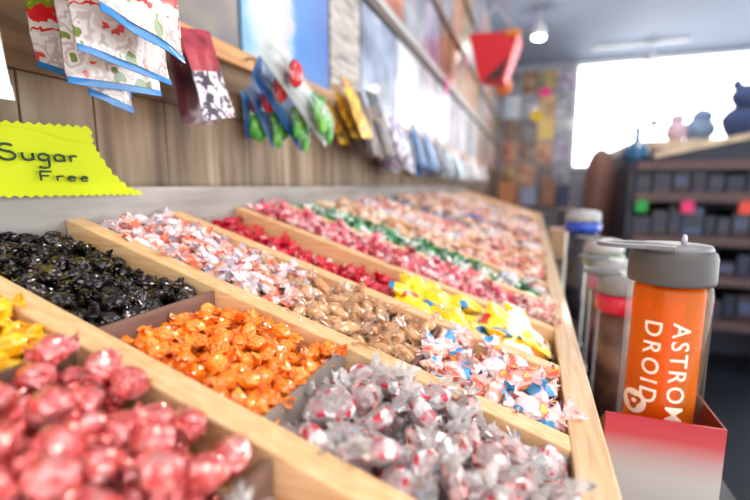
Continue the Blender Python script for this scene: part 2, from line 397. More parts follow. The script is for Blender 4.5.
def place(key, c, inf, rr):
    K = KIND[key]; me, kids = K['var'][rr.randrange(len(K['var']))]
    o = bpy.data.objects.new(K['name'], me); col.objects.link(o)
    tilt = rr.uniform(-.6, .6); roll = rr.uniform(-.5, .5)
    if key.startswith('mint'): tilt = rr.gauss(0, .6); roll = rr.gauss(0, .6)
    if key.startswith('packet'): tilt *= .7; roll *= .6
    q = Matrix.Rotation(AL, 4, 'Y') @ Matrix.Rotation(rr.uniform(0, 6.283), 4, 'Z') @ Matrix.Rotation(tilt, 4, 'Y') @ Matrix.Rotation(roll, 4, 'X')
    sc_ = rr.uniform(.94, 1.06)
    o.matrix_world = Matrix.Translation(c + Vector((0,0,ZO))) @ q @ Matrix.Scale(sc_, 4)
    tag(o, *inf)
    for nm, km in kids:
        k = bpy.data.objects.new(nm, km); col.objects.link(k); k.parent = o
def one(k): return lambda x, rr: k
I = lambda l, c, g: (l, c, g)
pour(-1, .001, .1645, one('yellow'), {'yellow': I('yellow wrapped candy in the near bin left of the red foil balls', 'candy', 'yellow candies in the nearest lane')}, .036, 11)
pour(-1, .168, .2855, one('foil'), {'foil': I('rosy red foil ball in the big blurred heap at the near left', 'candy', 'red foil balls in the nearest lane')}, .040, 12, tries=24)
mi = {'mint_red': I('clear wrapped red swirl mint in the nearest corner bin below the wooden divider', 'candy', 'mints in the nearest corner'), 'mint_brown': I('clear wrapped brown swirl mint in the nearest corner bin below the wooden divider', 'candy', 'brown mints in the nearest corner')}
mintmix = lambda x, rr: 'mint_red' if rr.random() < .6 else 'mint_brown'
pour(-1, .291, .421, mintmix, mi, .02, 13)
pour(0, .001, .1565, one('black'), {'black': I('black foil wrapped candy in the bin below the yellow sign', 'candy', 'black candies below the yellow sign')}, .025, 14, tries=20)
pour(0, .1605, .2685, one('orange'), {'orange': I('bright orange wrapped candy in the bin between black candies and mints', 'candy', 'orange candies')}, .030, 15, heap=lambda x, v: (-.012 if x < .18 else 0) + (.003 if v > .6 else 0))
mi2 = {'mint_red': I('clear wrapped red and white swirl mint heaped in front of the grey cardboard divider', 'candy', 'red swirl mints beside the front board'), 'mint_brown': I('clear wrapped brownish swirl mint heaped in front of the grey cardboard divider', 'candy', 'brown swirl mints beside the front board')}
pour(0, .2725, .4225, mintmix, mi2, .034, 16, heap=lambda x, v: (-.016 if x < .288 else -.006 if x < .305 else .002))
pour(1, .001, .3145, lambda x, rr: 'coral' if x + rr.gauss(0, .03) < .175 else 'tan',
     {'coral': I('coral and white twisted taffy in the lane behind the black candies', 'candy', 'coral taffies'), 'tan': I('clear wrapped tan caramel in the lane behind the orange candies', 'candy', 'tan caramels')}, .030, 17)
pour(1, .3185, .4225, one('pastel'), {'pastel': I('white taffy printed in blue and pink behind the swirl mints', 'candy', 'pastel taffies')}, .034, 18)
pour(2, .001, .2585, one('red'), {'red': I('shiny red and white wrapped candy in the third wooden lane', 'candy', 'red candies in the lane of yellow packets')}, .018, 19)
pour(2, .2625, .335, one('packet_y'), {'packet_y': I('bright yellow packet with blue and red print lying behind the caramels', 'candy packet', 'yellow packets')}, .032, 20)
pour(2, .335, .4225, lambda x, rr: 'packet_w' if rr.random() < .65 else 'packet_y',
     {'packet_w': I('white and yellow packet at the front end of the yellow packet lane', 'candy packet', 'white packets'), 'packet_y': I('yellow packet lying among white packets by the front board', 'candy packet', 'yellow packets among the white ones')}, .033, 21)
pour(3, .001, .4225, lambda x, rr: 'pinkred' if x + rr.gauss(0, .04) < .33 else 'petal',
     {'pinkred': I('rose red and pink wrapped candy in the lane behind the shiny red candies', 'candy', 'rose candies'), 'petal': I('blush and white wrapped candy at the front end of the rose candy lane', 'candy', 'blush candies by the rose lane')}, .034, 22)
pour(4, .001, .4225, lambda x, rr: 'green' if x + rr.gauss(0, .02) < .33 or rr.random() < .25 else ('pearl' if rr.random() < .6 else 'packet_w'),
     {'green': I('green and white wrapped candy in the only green lane', 'candy', 'green candies'), 'pearl': I('pearl white wrapped candy at the front end of the green lane', 'candy', 'pearl candies by the green lane'), 'packet_w': I('white packet at the front end of the green candy lane', 'candy packet', 'white packets by the green lane')}, .028, 23)
far = ['sand', 'brick', 'blush', 'pearl', 'sand', 'navy', 'brick', 'pearl', 'blush', 'mauve', 'ivory', 'mauve', 'navy', 'ivory', 'peach', 'ivory', 'peach']
ordn = ['first','second','third','fourth','fifth','sixth','seventh','eighth','ninth','tenth','eleventh','twelfth','thirteenth','fourteenth','fifteenth','sixteenth','seventeenth']
hue = dict(sand='sand coloured', brick='brick red and cream', blush='blush pink', pearl='pearl white', navy='navy and grey', mauve='mauve and white', ivory='ivory', peach='peach', blue='bright blue')
for k in range(NL-5):
    a = far[k]; b2 = far[(k+2) % len(far)]; 
    if b2 == a: b2 = 'pearl' if a != 'pearl' else 'peach'
    inf = {}
    for q in (a, b2, 'blue'):
        inf[q] = I('%s wrapped candy in the %s lane beyond the green candies' % (hue[q], ordn[k]), 'candy', '%s candies %s beyond green' % (hue[q], ordn[k]))
    pr_ = .92 if k < 6 else .8
    def ch(x, rr, a=a, b2=b2, k=k):
        if k == 5 and .20 < x < .27: return 'blue'
        return a if (x + rr.gauss(0, .05) < .26) == (k % 2 == 0) else b2
    pour(5+k, .001, .4225, ch, inf, .037 if k < 4 else .048, 40+k, tries=8, cap=115 if k < 5 else 100 if k < 11 else 72)

# ------------------------------------------------------------------ left wall, rails, posters
WX = -.03
m = MB(); yy = .0; rp = random.Random(3)
seams = [-.7,-.55,-.42,-.3,-.17,-.06,.06,.165,.268,.338,.43,.515,.598]
y = .60
while y < 5.8: seams.append(y); y += rp.uniform(.085, .13)
seams.append(5.8)
for a, b in zip(seams[:-1], seams[1:]):
    m.box((WX-.02, a+.0009, -1.08), (WX+rp.uniform(-.0008,.0008), b-.0009, .128))
m.box((WX-.03, -.7, -1.08), (WX-.021, 5.8, .128))
o = top('wall_left', m, plank_wood, kind='structure')
m = MB(); m.box((WX-.03, -.7, .2), (WX-.006, 5.8, 1.6)); top('wall_left_upper', m, mat('grey wall paint', (150,148,150), .6), kind='structure')
m = MB(); m.box((WX-.02, -.7, .1285), (WX+.006, .596, .1995)); top('trim_1', m, dark_board, kind='structure')
m = MB(); m.box((WX-.02, .6, .1285), (WX+.003, 5.8, .1995)); top('trim_2', m, plank_wood, kind='structure')
m = MB(); m.box((WX-.005, -.7, .2005), (WX+.016, .598, .2245)); m.box((WX-.005, .60, .2005), (WX+.016, 5.8, .2245)); top('trim_3', m, rail_wood, kind='structure', bev=.001)
silver = mat('silver painted rail', (186,186,186), .35)
brownrail = mat('brown rail', (120,96,80), .5)
m = MB(); m.box((WX-.005, -.7, .508), (WX+.016, 5.79, .528)); m2 = m; top('trim_4', m, silver, kind='structure')
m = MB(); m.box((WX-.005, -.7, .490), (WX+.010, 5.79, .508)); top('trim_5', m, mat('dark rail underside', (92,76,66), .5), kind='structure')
m = MB(); m.box((WX-.005, -.7, .765), (WX+.016, 5.79, .785)); top('trim_6', m, brownrail, kind='structure')
m = MB(); m.box((WX-.005, -.7, 1.06), (WX+.016, 5.79, 1.08)); top('trim_7', m, brownrail, kind='structure')

def print_mat(name, rgbs, scale=9, stretch=(1,1,1), rough=.28, interp='LINEAR', detail=2, coat=.4):
    return mix_mat(name, rgbs, scale=scale, rough=rough, coat=coat, stretch=stretch, per_object=40, detail=detail, interp=interp, lo=.32, hi=.68)
def grad_mat(name, stops, axis='Y', rough=.16, coat=0):
    """a print whose colours run across the sheet"""
    m, t, b = nt(name); tc = t.nodes.new('ShaderNodeTexCoord'); sx = t.nodes.new('ShaderNodeSeparateXYZ'); t.links.new(tc.outputs['Generated'], sx.inputs[0])
    n = t.nodes.new('ShaderNodeTexNoise'); n.inputs['Scale'].default_value = 4; n.inputs['Detail'].default_value = 3; t.links.new(tc.outputs['Generated'], n.inputs['Vector'])
    a = t.nodes.new('ShaderNodeMath'); a.operation = 'MULTIPLY_ADD'; a.inputs[1].default_value = .45; t.links.new(n.outputs['Fac'], a.inputs[0])
    s2 = t.nodes.new('ShaderNodeMath'); s2.operation = 'ADD'; s2.inputs[1].default_value = -.225; t.links.new(sx.outputs[axis], s2.inputs[0]); t.links.new(s2.outputs[0], a.inputs[2])
    r = ramp(t, [(p, lin(c)) for p, c in stops]); t.links.new(a.outputs[0], r.inputs['Fac']); t.links.new(r.outputs['Color'], b.inputs['Base Color'])
    b.inputs['Roughness'].default_value = rough; b.inputs['Coat Weight'].default_value = coat
    return m
PM = {
 'slate': print_mat('slate print', [(70,66,70),(96,92,98),(120,112,110),(150,140,110)], 6),
 'sky': grad_mat('sky blue print', rough=.4, stops=[(.0,(110,160,200)),(.18,(196,206,214)),(.30,(214,206,206)),(.40,(206,170,176)),(.47,(150,176,206)),(.55,(30,116,190)),(1,(10,90,170))]),
 'news': print_mat('newsprint', [(110,106,110),(176,168,160),(200,192,184)], 12, (1,1.2,9), rough=.7, coat=0),
 'portrait': print_mat('blue grey portrait print', [(56,66,88),(90,102,128),(130,146,176),(170,180,196)], 7, rough=.4, coat=.1),
 'ochre': print_mat('ochre print', [(140,90,50),(196,150,96),(226,196,150)], 8),
 'grey': print_mat('grey print', [(112,112,124),(160,160,170),(204,206,212)], 8),
 'ice': print_mat('ice white print', [(170,186,206),(220,228,236),(240,242,246)], 6),
 'rust': print_mat('rust orange print', [(150,70,40),(206,120,76),(228,176,130),(120,110,120)], 9),
 'brown': print_mat('brown print', [(86,66,56),(140,106,84),(180,150,120)], 9),
 'green': print_mat('green and tan print', [(70,96,70),(140,140,90),(206,170,110),(180,80,60)], 9),
 'violet': print_mat('violet grey print', [(110,96,128),(160,150,176),(206,198,214)], 9),
 'yellow': print_mat('yellow print', [(236,190,60),(240,206,110),(226,160,80)], 7),
 'red': print_mat('red and black print', [(40,36,40),(150,40,40),(206,90,70)], 9),
}
LOOK = dict(slate='dark slate', sky='sky blue and white', news='newsprint', portrait='blue grey portrait', ochre='ochre', grey='pale grey', ice='icy white', rust='rusty orange', brown='brown', green='green and tan', violet='violet grey', yellow='yellow', red='red and black')
cnt = {}
def poster(y0, y1, z0, z1, key, where, label=None):
    m = MB(); g = .004
    m.box((WX-.004, y0+g, z0), (WX+.001, y1-g, z1)); 
    c = cnt.setdefault((key, where), 0); cnt[(key, where)] += 1
    lab = label or '%s record sleeve, %s of its colour along %s' % (LOOK[key], ordn[c], where)
    top('record_sleeve', m, PM[key], lab, 'poster', 'record sleeves along ' + where)
row1 = [(-.40,-.08,'brown'),(-.07,.24,'grey'),(.25,.583,'slate'),(.588,.893,'sky'),(.898,1.075,'news'),(1.08,1.385,'portrait'),(1.39,1.69,'ice'),(1.70,2.0,'grey'),(2.01,2.31,'ice'),(2.32,2.62,'violet'),(2.63,2.93,'ice'),(2.94,3.24,'grey'),(3.25,3.55,'ice'),(3.56,3.86,'ochre'),(3.87,4.17,'grey'),(4.18,4.48,'brown'),(4.49,4.79,'ice'),(4.80,5.1,'rust'),(5.11,5.41,'grey'),(5.42,5.72,'brown')]
near = {'slate':'dark slate poster standing on the pine rail above the burgundy bags','sky':'sky blue and white poster above the red and green lollipops','news':'narrow sheet of newsprint right of the sky blue poster','portrait':'blue grey portrait poster right of the newsprint sheet'}
for a, b, k in row1: poster(a, b, .226, .486, k, 'the pine rail', near.get(k))
r2 = ['brown','ochre','grey','rust','grey','violet','brown','rust','ochre','rust','green','brown','grey','rust','violet','ochre','brown','green','grey']
y = .30
for k in r2:
    if y+.285 > 5.75: break
    poster(y, y+.285, .530, .762, k, 'the silver rail'); y += .29
r3 = ['grey','brown','violet','ochre','grey','rust','green','grey','brown','violet','grey','rust','ochre','grey','brown','violet','green']
y = .9
for k in r3:
    if y+.285 > 5.75: break
    poster(y, y+.285, .787, 1.057, k, 'the upper brown rail'); y += .29
y = 1.6
for k in ['grey','violet','brown','grey','ochre','grey','violet','rust','grey','brown','violet','grey','grey','ochre']:
    if y+.285 > 5.75: break
    poster(y, y+.285, 1.082, 1.37, k, 'the topmost rail'); y += .29
pinkm = mat('hot pink card', (250,110,170), .5)
for (yy, zz, lab) in ((2.15,.505,'pink price card clipped to the silver rail'),(2.74,.765,'pink price card clipped to the upper brown rail')):
    m = MB(); m.box((WX+.0165, yy-.03, zz-.05), (WX+.018, yy+.03, zz+.025)); m.box((WX+.0165, yy-.012, zz+.025), (WX+.021, yy+.012, zz+.04)); top('price_card', m, pinkm, lab, 'card')

# ------------------------------------------------------------------ the yellow starburst sign
neon = mat('fluorescent yellow card', (192,204,8), .6, spec=.2)
def zig(pa, pb, n, amp):
    out = []
    pa = Vector(pa); pb = Vector(pb); d = (pb-pa); nn = Vector((-d.y, d.x)).normalized()
    for i in range(n):
        out.append(pa + d*(i/n)); out.append(pa + d*((i+.5)/n) + nn*amp)
    return out
# outline in (y, z) on the wall side of the back board
cn = [(.120,.0225),(.357,.0215),(.303,.0815),(.120,.070)]
cv = [cn[1], (.338,.0275), (.322,.040), (.310,.056), (.3035,.068), cn[2]]
pts = zig(cn[0], cn[1], 30, -.0022)
for a_, b_ in zip(cv[:-1], cv[1:]): pts += zig(a_, b_, 2, -.0024)
pts += zig(cn[2], cn[3], 22, -.0026) + zig(cn[3], cn[0], 6, -.003)
m = MB(); n = len(pts)
def sx_(p): return .006 + .006*math.sin((p.x-.12)*14) - .05*(p.y-.02)
front = [(sx_(p)+.0006, p.x, p.y) for p in pts]; backp = [(sx_(p), p.x, p.y) for p in pts]
m.add(front+backp, [tuple(range(n)), tuple(range(2*n-1, n-1, -1))] + [(i, i+n, (i+1) % n + n, (i+1) % n) for i in range(n)])
SB = Vector((.008,.24,.02))
sign = empty('price_sign', SB, 'fluorescent yellow zigzag-edged card with handwritten words on the grey back board', 'sign')
part('card', m, neon, sign, SB)
ink = mat('dark green marker ink', (24,60,40), .6)
def hand(strokes, o, sx, sz, w):
    b = MB()
    for st in strokes:
        p3 = []
        for (u, v) in st:
            p = Vector((o[0]+u*sx, o[1]+v*sz)); p3.append((sx_(p)+.0011, p.x, p.y))
        b.tube(p3, w, 5)
    return b
def arc(cx, cy, rx, ry, a0, a1, n=10): return [(cx+rx*math.cos(rad(a0+(a1-a0)*i/n)), cy+ry*math.sin(rad(a0+(a1-a0)*i/n))) for i in range(n+1)]
Sg = [arc(.35,.95,.32,.3,40,270,10)+arc(.35,.3,.35,.35,90,-160,10)]
u_ = [[(1.0,.62),(1.02,.2)]+arc(1.25,.2,.22,.2,180,360,6)+[(1.47,.62),(1.5,0)]]
g_ = [arc(2.0,.32,.25,.3,30,390,12), [(2.25,.6),(2.25,-.4)]+arc(1.98,-.4,.27,.25,0,-150,6)]
a_ = [arc(2.8,.32,.25,.3,30,390,12), [(3.05,.62),(3.08,0)]]
r_ = [[(3.4,.62),(3.42,0)], arc(3.65,.3,.24,.3,170,60,5)]
F_ = [[(0,1.1),(0,0)], [(0,1.1),(.6,1.12)], [(0,.6),(.45,.6)]]
r2_ = [[(.9,.62),(.92,0)], arc(1.15,.3,.24,.3,170,60,5)]
e1_ = [[(1.6,.35),(2.0,.35)]+arc(1.8,.3,.24,.3,10,320,10)]
e2_ = [[(2.4,.35),(2.8,.35)]+arc(2.6,.3,.24,.3,10,320,10)]
part('lettering', hand(Sg+u_+g_+a_+r_, (.2235,.0500), .0165, .0092, .0010), ink, sign, SB, 'dark handwriting that reads Sugar')
part('lettering', hand(F_+r2_+e1_+e2_, (.252,.0335), .0150, .0070, .0008), ink, sign, SB, 'dark handwriting that reads Free')

# ------------------------------------------------------------------ hanging bags
blue_strip = mat('bright blue strip', (18,120,190), .4, coat=.4)
bag_print = mix_mat('clear bag printed white red and green', [(110,130,60),(214,204,198),(186,172,166),(216,208,202),(200,190,184),(200,60,56),(70,130,180)], scale=60, rough=.2, coat=.6, per_object=30, interp='CONSTANT', detail=2, lo=.34, hi=.68)
def band_mat(name, stops):
    m, t, b = nt(name); tc = t.nodes.new('ShaderNodeTexCoord'); sx = t.nodes.new('ShaderNodeSeparateXYZ'); t.links.new(tc.outputs['Generated'], sx.inputs[0])
    n = t.nodes.new('ShaderNodeTexNoise'); n.inputs['Scale'].default_value = 5; n.inputs['Detail'].default_value = 3; t.links.new(tc.outputs['Generated'], n.inputs['Vector'])
    a = t.nodes.new('ShaderNodeMath'); a.operation = 'MULTIPLY_ADD'; a.inputs[1].default_value = .5; a.inputs[2].default_value = -.25; t.links.new(n.outputs['Fac'], a.inputs[0])
    d = t.nodes.new('ShaderNodeMath'); d.operation = 'ADD'; t.links.new(a.outputs[0], d.inputs[0]); t.links.new(sx.outputs['Z'], d.inputs[1])
    r = ramp(t, [(p, lin(c)) for p, c in stops], 'CONSTANT'); t.links.new(d.outputs[0], r.inputs['Fac']); t.links.new(r.outputs['Color'], b.inputs['Base Color'])
    b.inputs['Roughness'].default_value = .25; b.inputs['Coat Weight'].default_value = .5; return m
header_m = band_mat('banded red olive and blue print', [(0,(210,200,192)),(.10,(200,44,44)),(.15,(214,204,196)),(.26,(206,30,36)),(.38,(120,140,40)),(.46,(196,176,60)),(.52,(30,110,180)),(.60,(220,210,200)),(.74,(206,30,36)),(.86,(230,170,50))])
peg_m = mat('steel peg', (150,150,155), .3, 1)
def sheet(p00, p10, p11, p01, puff, nrm, seed, nu=10, nv=14, v0=0, v1=1, wr=.003):
    """puffed closed bag between four corners; v runs from bottom (0) to top (1)"""
    p00, p10, p11, p01 = map(Vector, (p00, p10, p11, p01)); nrm = Vector(nrm).normalized(); b = MB()
    for s in (-1, 1):
        def fn(u, v, s=s):
            w = v0 + (v1-v0)*v
            p = (p00*(1-u)+p10*u)*(1-w) + (p01*(1-u)+p11*u)*w
            e = (max(0, math.sin(math.pi*u))**.6)*(max(0, math.sin(math.pi*min(1, max(0, w))))**.6)
            return p + nrm*(s*puff*e + wr*rnoise((u*2, w*2, .3), 1.5, seed)*1.0 + s*.0004)
        b.grid(nu, nv, fn, 0, True)
    return b
def hang_bag(name, label, group, x, yb0, yb1, zb0, zb1, height, lean, mats, puff=.012, seed=1, bottom_h=.14, head_h=.2, sw=0.0):
    """corners from the bottom edge; the bag rises height, leaning back by lean (x) and sideways sw (y)"""
    b0 = Vector((x, yb0, zb0)); b1 = Vector((x, yb1, zb1))
    t0 = b0 + Vector((lean, sw, height)); t1 = b1 + Vector((lean, sw, height))
    base = (b0+b1)/2; root = empty(name, base, label, 'candy bag', group)
    part('pouch', sheet(b0, b1, t1, t0, puff, (1,0,.1), seed, v0=bottom_h, v1=1-head_h), mats[0], root, base)
    e = Vector((.0008,0,0))
    bs = sheet(b0+e, b1+e, t1+e, t0+e, puff*.4, (1,0,.1), seed, v0=0, v1=bottom_h, nv=3); part('bottom_strip', bs, mats[1], root, base)
    hs = sheet(b0+e, b1+e, t1+e, t0+e, puff*.5, (1,0,.1), seed, v0=1-head_h, v1=1, nv=3); part('header_card', hs, mats[2], root, base)
    return root
bl = [bag_print, blue_strip, header_m]
G = 'blue edged bags hanging at the left'
hang_bag('candy_bag', 'blue-bottomed printed bag, the front one nearest the viewer in the left bunch', G, .135, .216, .287, .137, .123, .085, -.012, bl, .010, 1, .06, .78)
hang_bag('candy_bag', 'blue-bottomed printed bag just behind the front bag of the left bunch', G, .105, .222, .302, .118, .112, .10, -.014, bl, .010, 2, .045, .72)
hang_bag('candy_bag', 'lowest wide blue-bottomed bag in the middle of the left bunch', G, .070, .240, .326, .104, .110, .11, -.014, bl, .010, 3, .045, .5)
hang_bag('candy_bag', 'leftmost blue-bottomed bag of the left bunch, closest to the wall', G, .030, .246, .330, .120, .112, .095, -.012, bl, .010, 4, .045, .72)
hang_bag('candy_bag', 'blue-bottomed bag peeping out lowest beneath the left bunch', G, .050, .272, .312, .103, .094, .11, -.014, bl, .008, 5, .05, .5)
m = MB(); m.tube([(-.012,.258,.2135),(.02,.258,.2145),(.09,.258,.222),(.135,.258,.226)], .0022); top('display_peg', m, peg_m, 'steel peg of the blue-edged bags, fixed to the pine rail', 'peg')
wb = mix_mat('pale foil bag', [(206,206,220),(226,226,232),(236,236,240)], scale=12, rough=.25, coat=.5)
hang_bag('candy_bag', 'pale silver bag cut off by the left edge of the view', 'pale bag at the left edge', .065, .13, .205, .084, .0855, .19, -.02, [wb, wb, mat('purple header', (110,80,140), .4)], .008, 6, .05, .28)
burg = mix_mat('burgundy and olive bag print', [(96,96,70),(150,52,64),(176,60,72),(120,40,50)], scale=26, rough=.25, coat=.5, per_object=30, detail=2)
wtxt = mix_mat('white label with dark marks', [(70,60,70),(206,200,206),(216,212,216),(180,70,84)], scale=110, rough=.3, coat=.4, per_object=20, interp='CONSTANT', detail=2, lo=.4, hi=.66)
dburg = mix_mat('dark burgundy bag', [(60,30,36),(92,40,48),(110,54,56)], scale=26, rough=.3, coat=.3, per_object=20)
hang_bag('candy_bag', 'burgundy bag with white lower label leaning out under the slate poster', 'burgundy bags', .058, .396, .446, .099, .109, .098, -.028, [wtxt, wtxt, burg], .006, 7, .12, .48)
hang_bag('candy_bag', 'darker burgundy bag hanging behind the white-labelled one', 'burgundy bags', .020, .404, .462, .098, .104, .105, -.018, [dburg, dburg, burg], .007, 8, .08, .25)
# cellophane lollipop packs: red tops, green bottoms, blue back
lred = mat('red lollipop', (206,24,36), .25, coat=.6); lgreen = mix_mat('green foil leaves', [(24,130,24),(80,170,50),(160,210,90)], scale=60, rough=.35, coat=.4, per_object=9)
lblue = mix_mat('blue printed film', [(30,80,150),(50,120,190),(150,180,214)], scale=20, rough=.25, coat=.5, per_object=20)
lclear = clear_mat('clear pack film', (255,255,255), .1, .02, .1, .5)
names4 = ['leftmost','second','third','fourth']
lol = [((0,.582,.149),(-.0,.589,.102),.046),((.026,.571,.152),(.026,.612,.100),.048),((.055,.557,.163),(.055,.645,.102),.050),((.085,.546,.178),(.085,.668,.113),.050)]
where4 = ['rearmost and leftmost of its bunch','second from the wall in its bunch','third from the wall in its bunch','frontmost of its bunch']
pale_card = mat('pale card', (196,204,200), .4)
for k, (rr_, bb_, wd_) in enumerate(lol):
    rv = Vector(rr_); bv = Vector(bb_); dv = rv - bv; tv = rv + dv*.42 - Vector((.004,0,0)); hw = Vector((0, wd_/2, 0)); perp = Vector((0, dv.z, -dv.y)).normalized()*wd_/2
    b0, b1, t0, t1 = bv-perp, bv+perp, tv-perp*.8, tv+perp*.8; base = bv.copy()
    root = empty('lollipop_pack', base, 'red and green lollipop pack, ' + where4[k], 'candy pack', 'red and green lollipop packs')
    part('film', sheet(b0, b1, t1, t0, .0095, (1,0,.2), 20+k), lclear, root, base)
    off = Vector((.0105,0,0))
    part('backing_card', sheet(b0-off, b1-off, t1-off, t0-off, .0006, (1,0,.2), 20+k, wr=.001), lblue if k < 3 else pale_card, root, base)
    q = MB(); vs, fs = blob(.0155, .6, .85, 1.2, 30+k, .1, 2, .03); q.add(vs, fs, 0, True, Matrix.Translation(rv)); part('red_sweet', q, lred, root, base)
    q = MB()
    for j in range(8):
        cc = bv + dv*(.12+.06*j) + perp*rp.uniform(-.75,.75); vs, fs = blob(.011, .6, .7, 1.4, 50+k*5+j, .25, 2.4, .1, 2); q.add(vs, fs, 0, False, Matrix.Translation(cc) @ Matrix.Rotation(rp.uniform(-.5,.5), 4, 'X'))
    part('green_leaves', q, lgreen, root, base)
m = MB(); m.tube([(-.0135,.575,.213),(.0,.575,.213),(.012,.575,.206)], .0018); top('display_peg', m, peg_m, 'short steel peg that carries the red and green lollipop packs', 'peg')
# the smaller packs further along the rail
pk = [('yellow','mustard yellow pack hanging right of the lollipops',[(200,140,10),(236,186,40),(120,90,40)],.800,.86,.125,.212),
      ('brown','dark brown pack hanging right of the mustard pack',[(60,50,50),(110,84,66),(40,38,44)],.86,.93,.095,.20),
      ('grey','charcoal and tan pack hanging under the newsprint sheet',[(44,44,50),(120,100,84),(66,62,62)],.93,1.02,.085,.205),
      ('silver','silver and plum pack hanging under the portrait poster',[(220,220,232),(150,130,160),(90,50,70),(236,236,240)],1.03,1.13,.075,.195),
      ('white','crumpled white pack right of the silver and plum pack',[(150,140,160),(214,214,224),(120,100,110)],1.15,1.25,.07,.185),
      ('aqua','bright blue pack hanging midway along the wall',[(0,66,124),(0,92,160),(20,110,170)],1.28,1.40,.08,.19),
      ('teal','deep blue pack right of the bright blue pack',[(10,80,140),(24,110,170),(16,40,80)],1.43,1.56,.075,.185),
      ('navy','navy pack right of the two blue packs',[(24,34,66),(50,60,96),(130,160,190)],1.60,1.74,.07,.185),
      ('slate','slate green pack beyond the navy pack',[(90,110,120),(200,214,220),(60,80,90)],1.80,1.95,.06,.18),
      ('pale','pale pack with teal marks beyond the slate green pack',[(230,234,238),(60,140,160),(240,240,244)],2.02,2.18,.06,.17),
      ('plum','plum and white pack well along the wall',[(110,50,66),(230,226,230),(190,180,190)],2.28,2.46,.05,.16),
      ('white2','white pack just beyond the plum pack',[(236,236,240),(206,206,220),(244,244,246)],2.56,2.76,.05,.17),
      ('rose','rose pack near the far end of the wall',[(206,120,130),(236,220,220),(160,90,90)],2.86,3.06,.05,.15),
      ('ash','ash grey pack, the farthest hanging on the wall',[(170,170,180),(220,220,226),(120,120,136)],3.2,3.42,.05,.16)]
for k, (nm, lab, cs, y0, y1, zb, zt) in enumerate(pk):
    mm = mix_mat(nm+' pack print', cs, scale=34, rough=.42, coat=.1, interp='CONSTANT', detail=2, lo=.35, hi=.62)
    m2 = mat(nm+' pack header', tuple(int(v*.8) for v in cs[0]), .35)
    sh = .05*(y1-y0)/.06 if k < 4 else .06
    for j in range(3):
        jx = rp.uniform(-.006,.006); jz = rp.uniform(-.015,.012); w_ = (y1-y0)*rp.uniform(.7,.95)
        b0 = Vector((.016+.030*j+jx, y0+sh-.012*j, zb+jz+.006*j)); b1 = b0+Vector((0,w_,rp.uniform(-.008,.008))); t0 = Vector((-.004+.026*j, y0-.014*j, zt+.012*j+jz*.5)); t1 = t0+Vector((0,w_*.9,rp.uniform(-.006,.006))); base = (b0+b1)/2
        root = empty('hanging_pack', base, lab + (', rearmost of three', ', middle one of three', ', frontmost of three')[j], 'candy pack', 'small packs hanging along the pine rail')
        part('pouch', sheet(b0, b1, t1, t0, .007, (1,0,.2), 60+k*2+j, v1=.82), mm, root, base)
        part('header_card', sheet(b0, b1, t1, t0, .001, (1,0,.2), 60+k*2+j, v0=.82, v1=1, nv=3), m2, root, base)

# ------------------------------------------------------------------ shop shell
HZ = 1.45; YB = 5.8
m = MB(); m.box((-.06, -.7, -1.12), (4.2, YB, -1.081)); top('floor', m, mix_mat('dark blue grey floor', [(18,22,32),(26,31,42),(34,39,50)], scale=3, rough=.45, detail=4), kind='structure')
m = MB(); m.box((-.06, -.7, HZ), (4.2, YB, HZ+.05)); top('ceiling', m, mat('grey blue ceiling', (138,153,178), .7), kind='structure')
m = MB(); WX0, WX1, WZ0, WZ1 = .83, 3.9, .26, 1.40
m.box((-.06, YB, -1.08), (WX0-.04, YB+.08, HZ)); m.box((WX0-.04, YB, WZ1+.04), (4.2, YB+.08, HZ)); m.box((WX0-.04, YB, -1.08), (4.2, YB+.08, WZ0-.04)); m.box((WX1+.04, YB, WZ0-.04), (4.2, YB+.08, WZ1+.04))
top('wall_back', m, mat('grey back wall', (158,160,172), .6), kind='structure')
win = empty('window_1', (2.4, YB, WZ0)); win['kind'] = 'structure'; wbs = Vector((2.4, YB, WZ0))
m = MB()
for a, b in (((WX0-.04,WZ0-.04),(WX1+.04,WZ0)),((WX0-.04,WZ1),(WX1+.04,WZ1+.04)),((WX0-.04,WZ0),(WX0,WZ1)),((WX1,WZ0),(WX1+.04,WZ1))): m.box((a[0],YB-.01,a[1]),(b[0],YB+.07,b[1]))
o = part('window_frame', m, mat('pale window frame', (214,220,232), .4), win, wbs)
m = MB(); m.box((WX0, YB+.03, WZ0), (WX1, YB+.036, WZ1)); part('window_pane', m, clear_mat('window glass', (255,255,255), .05, .0, .02), win, wbs)
m = MB(); m.lathe([(.055,0),(.055,.006)], 24, M=Matrix.Translation((1.62,YB-.002,.72)) @ Matrix.Rotation(rad(90), 4, 'X')); top('window_sticker', m, mat('pale grey sticker', (176,186,200), .5), 'small round grey sticker on the bright window', 'sticker')

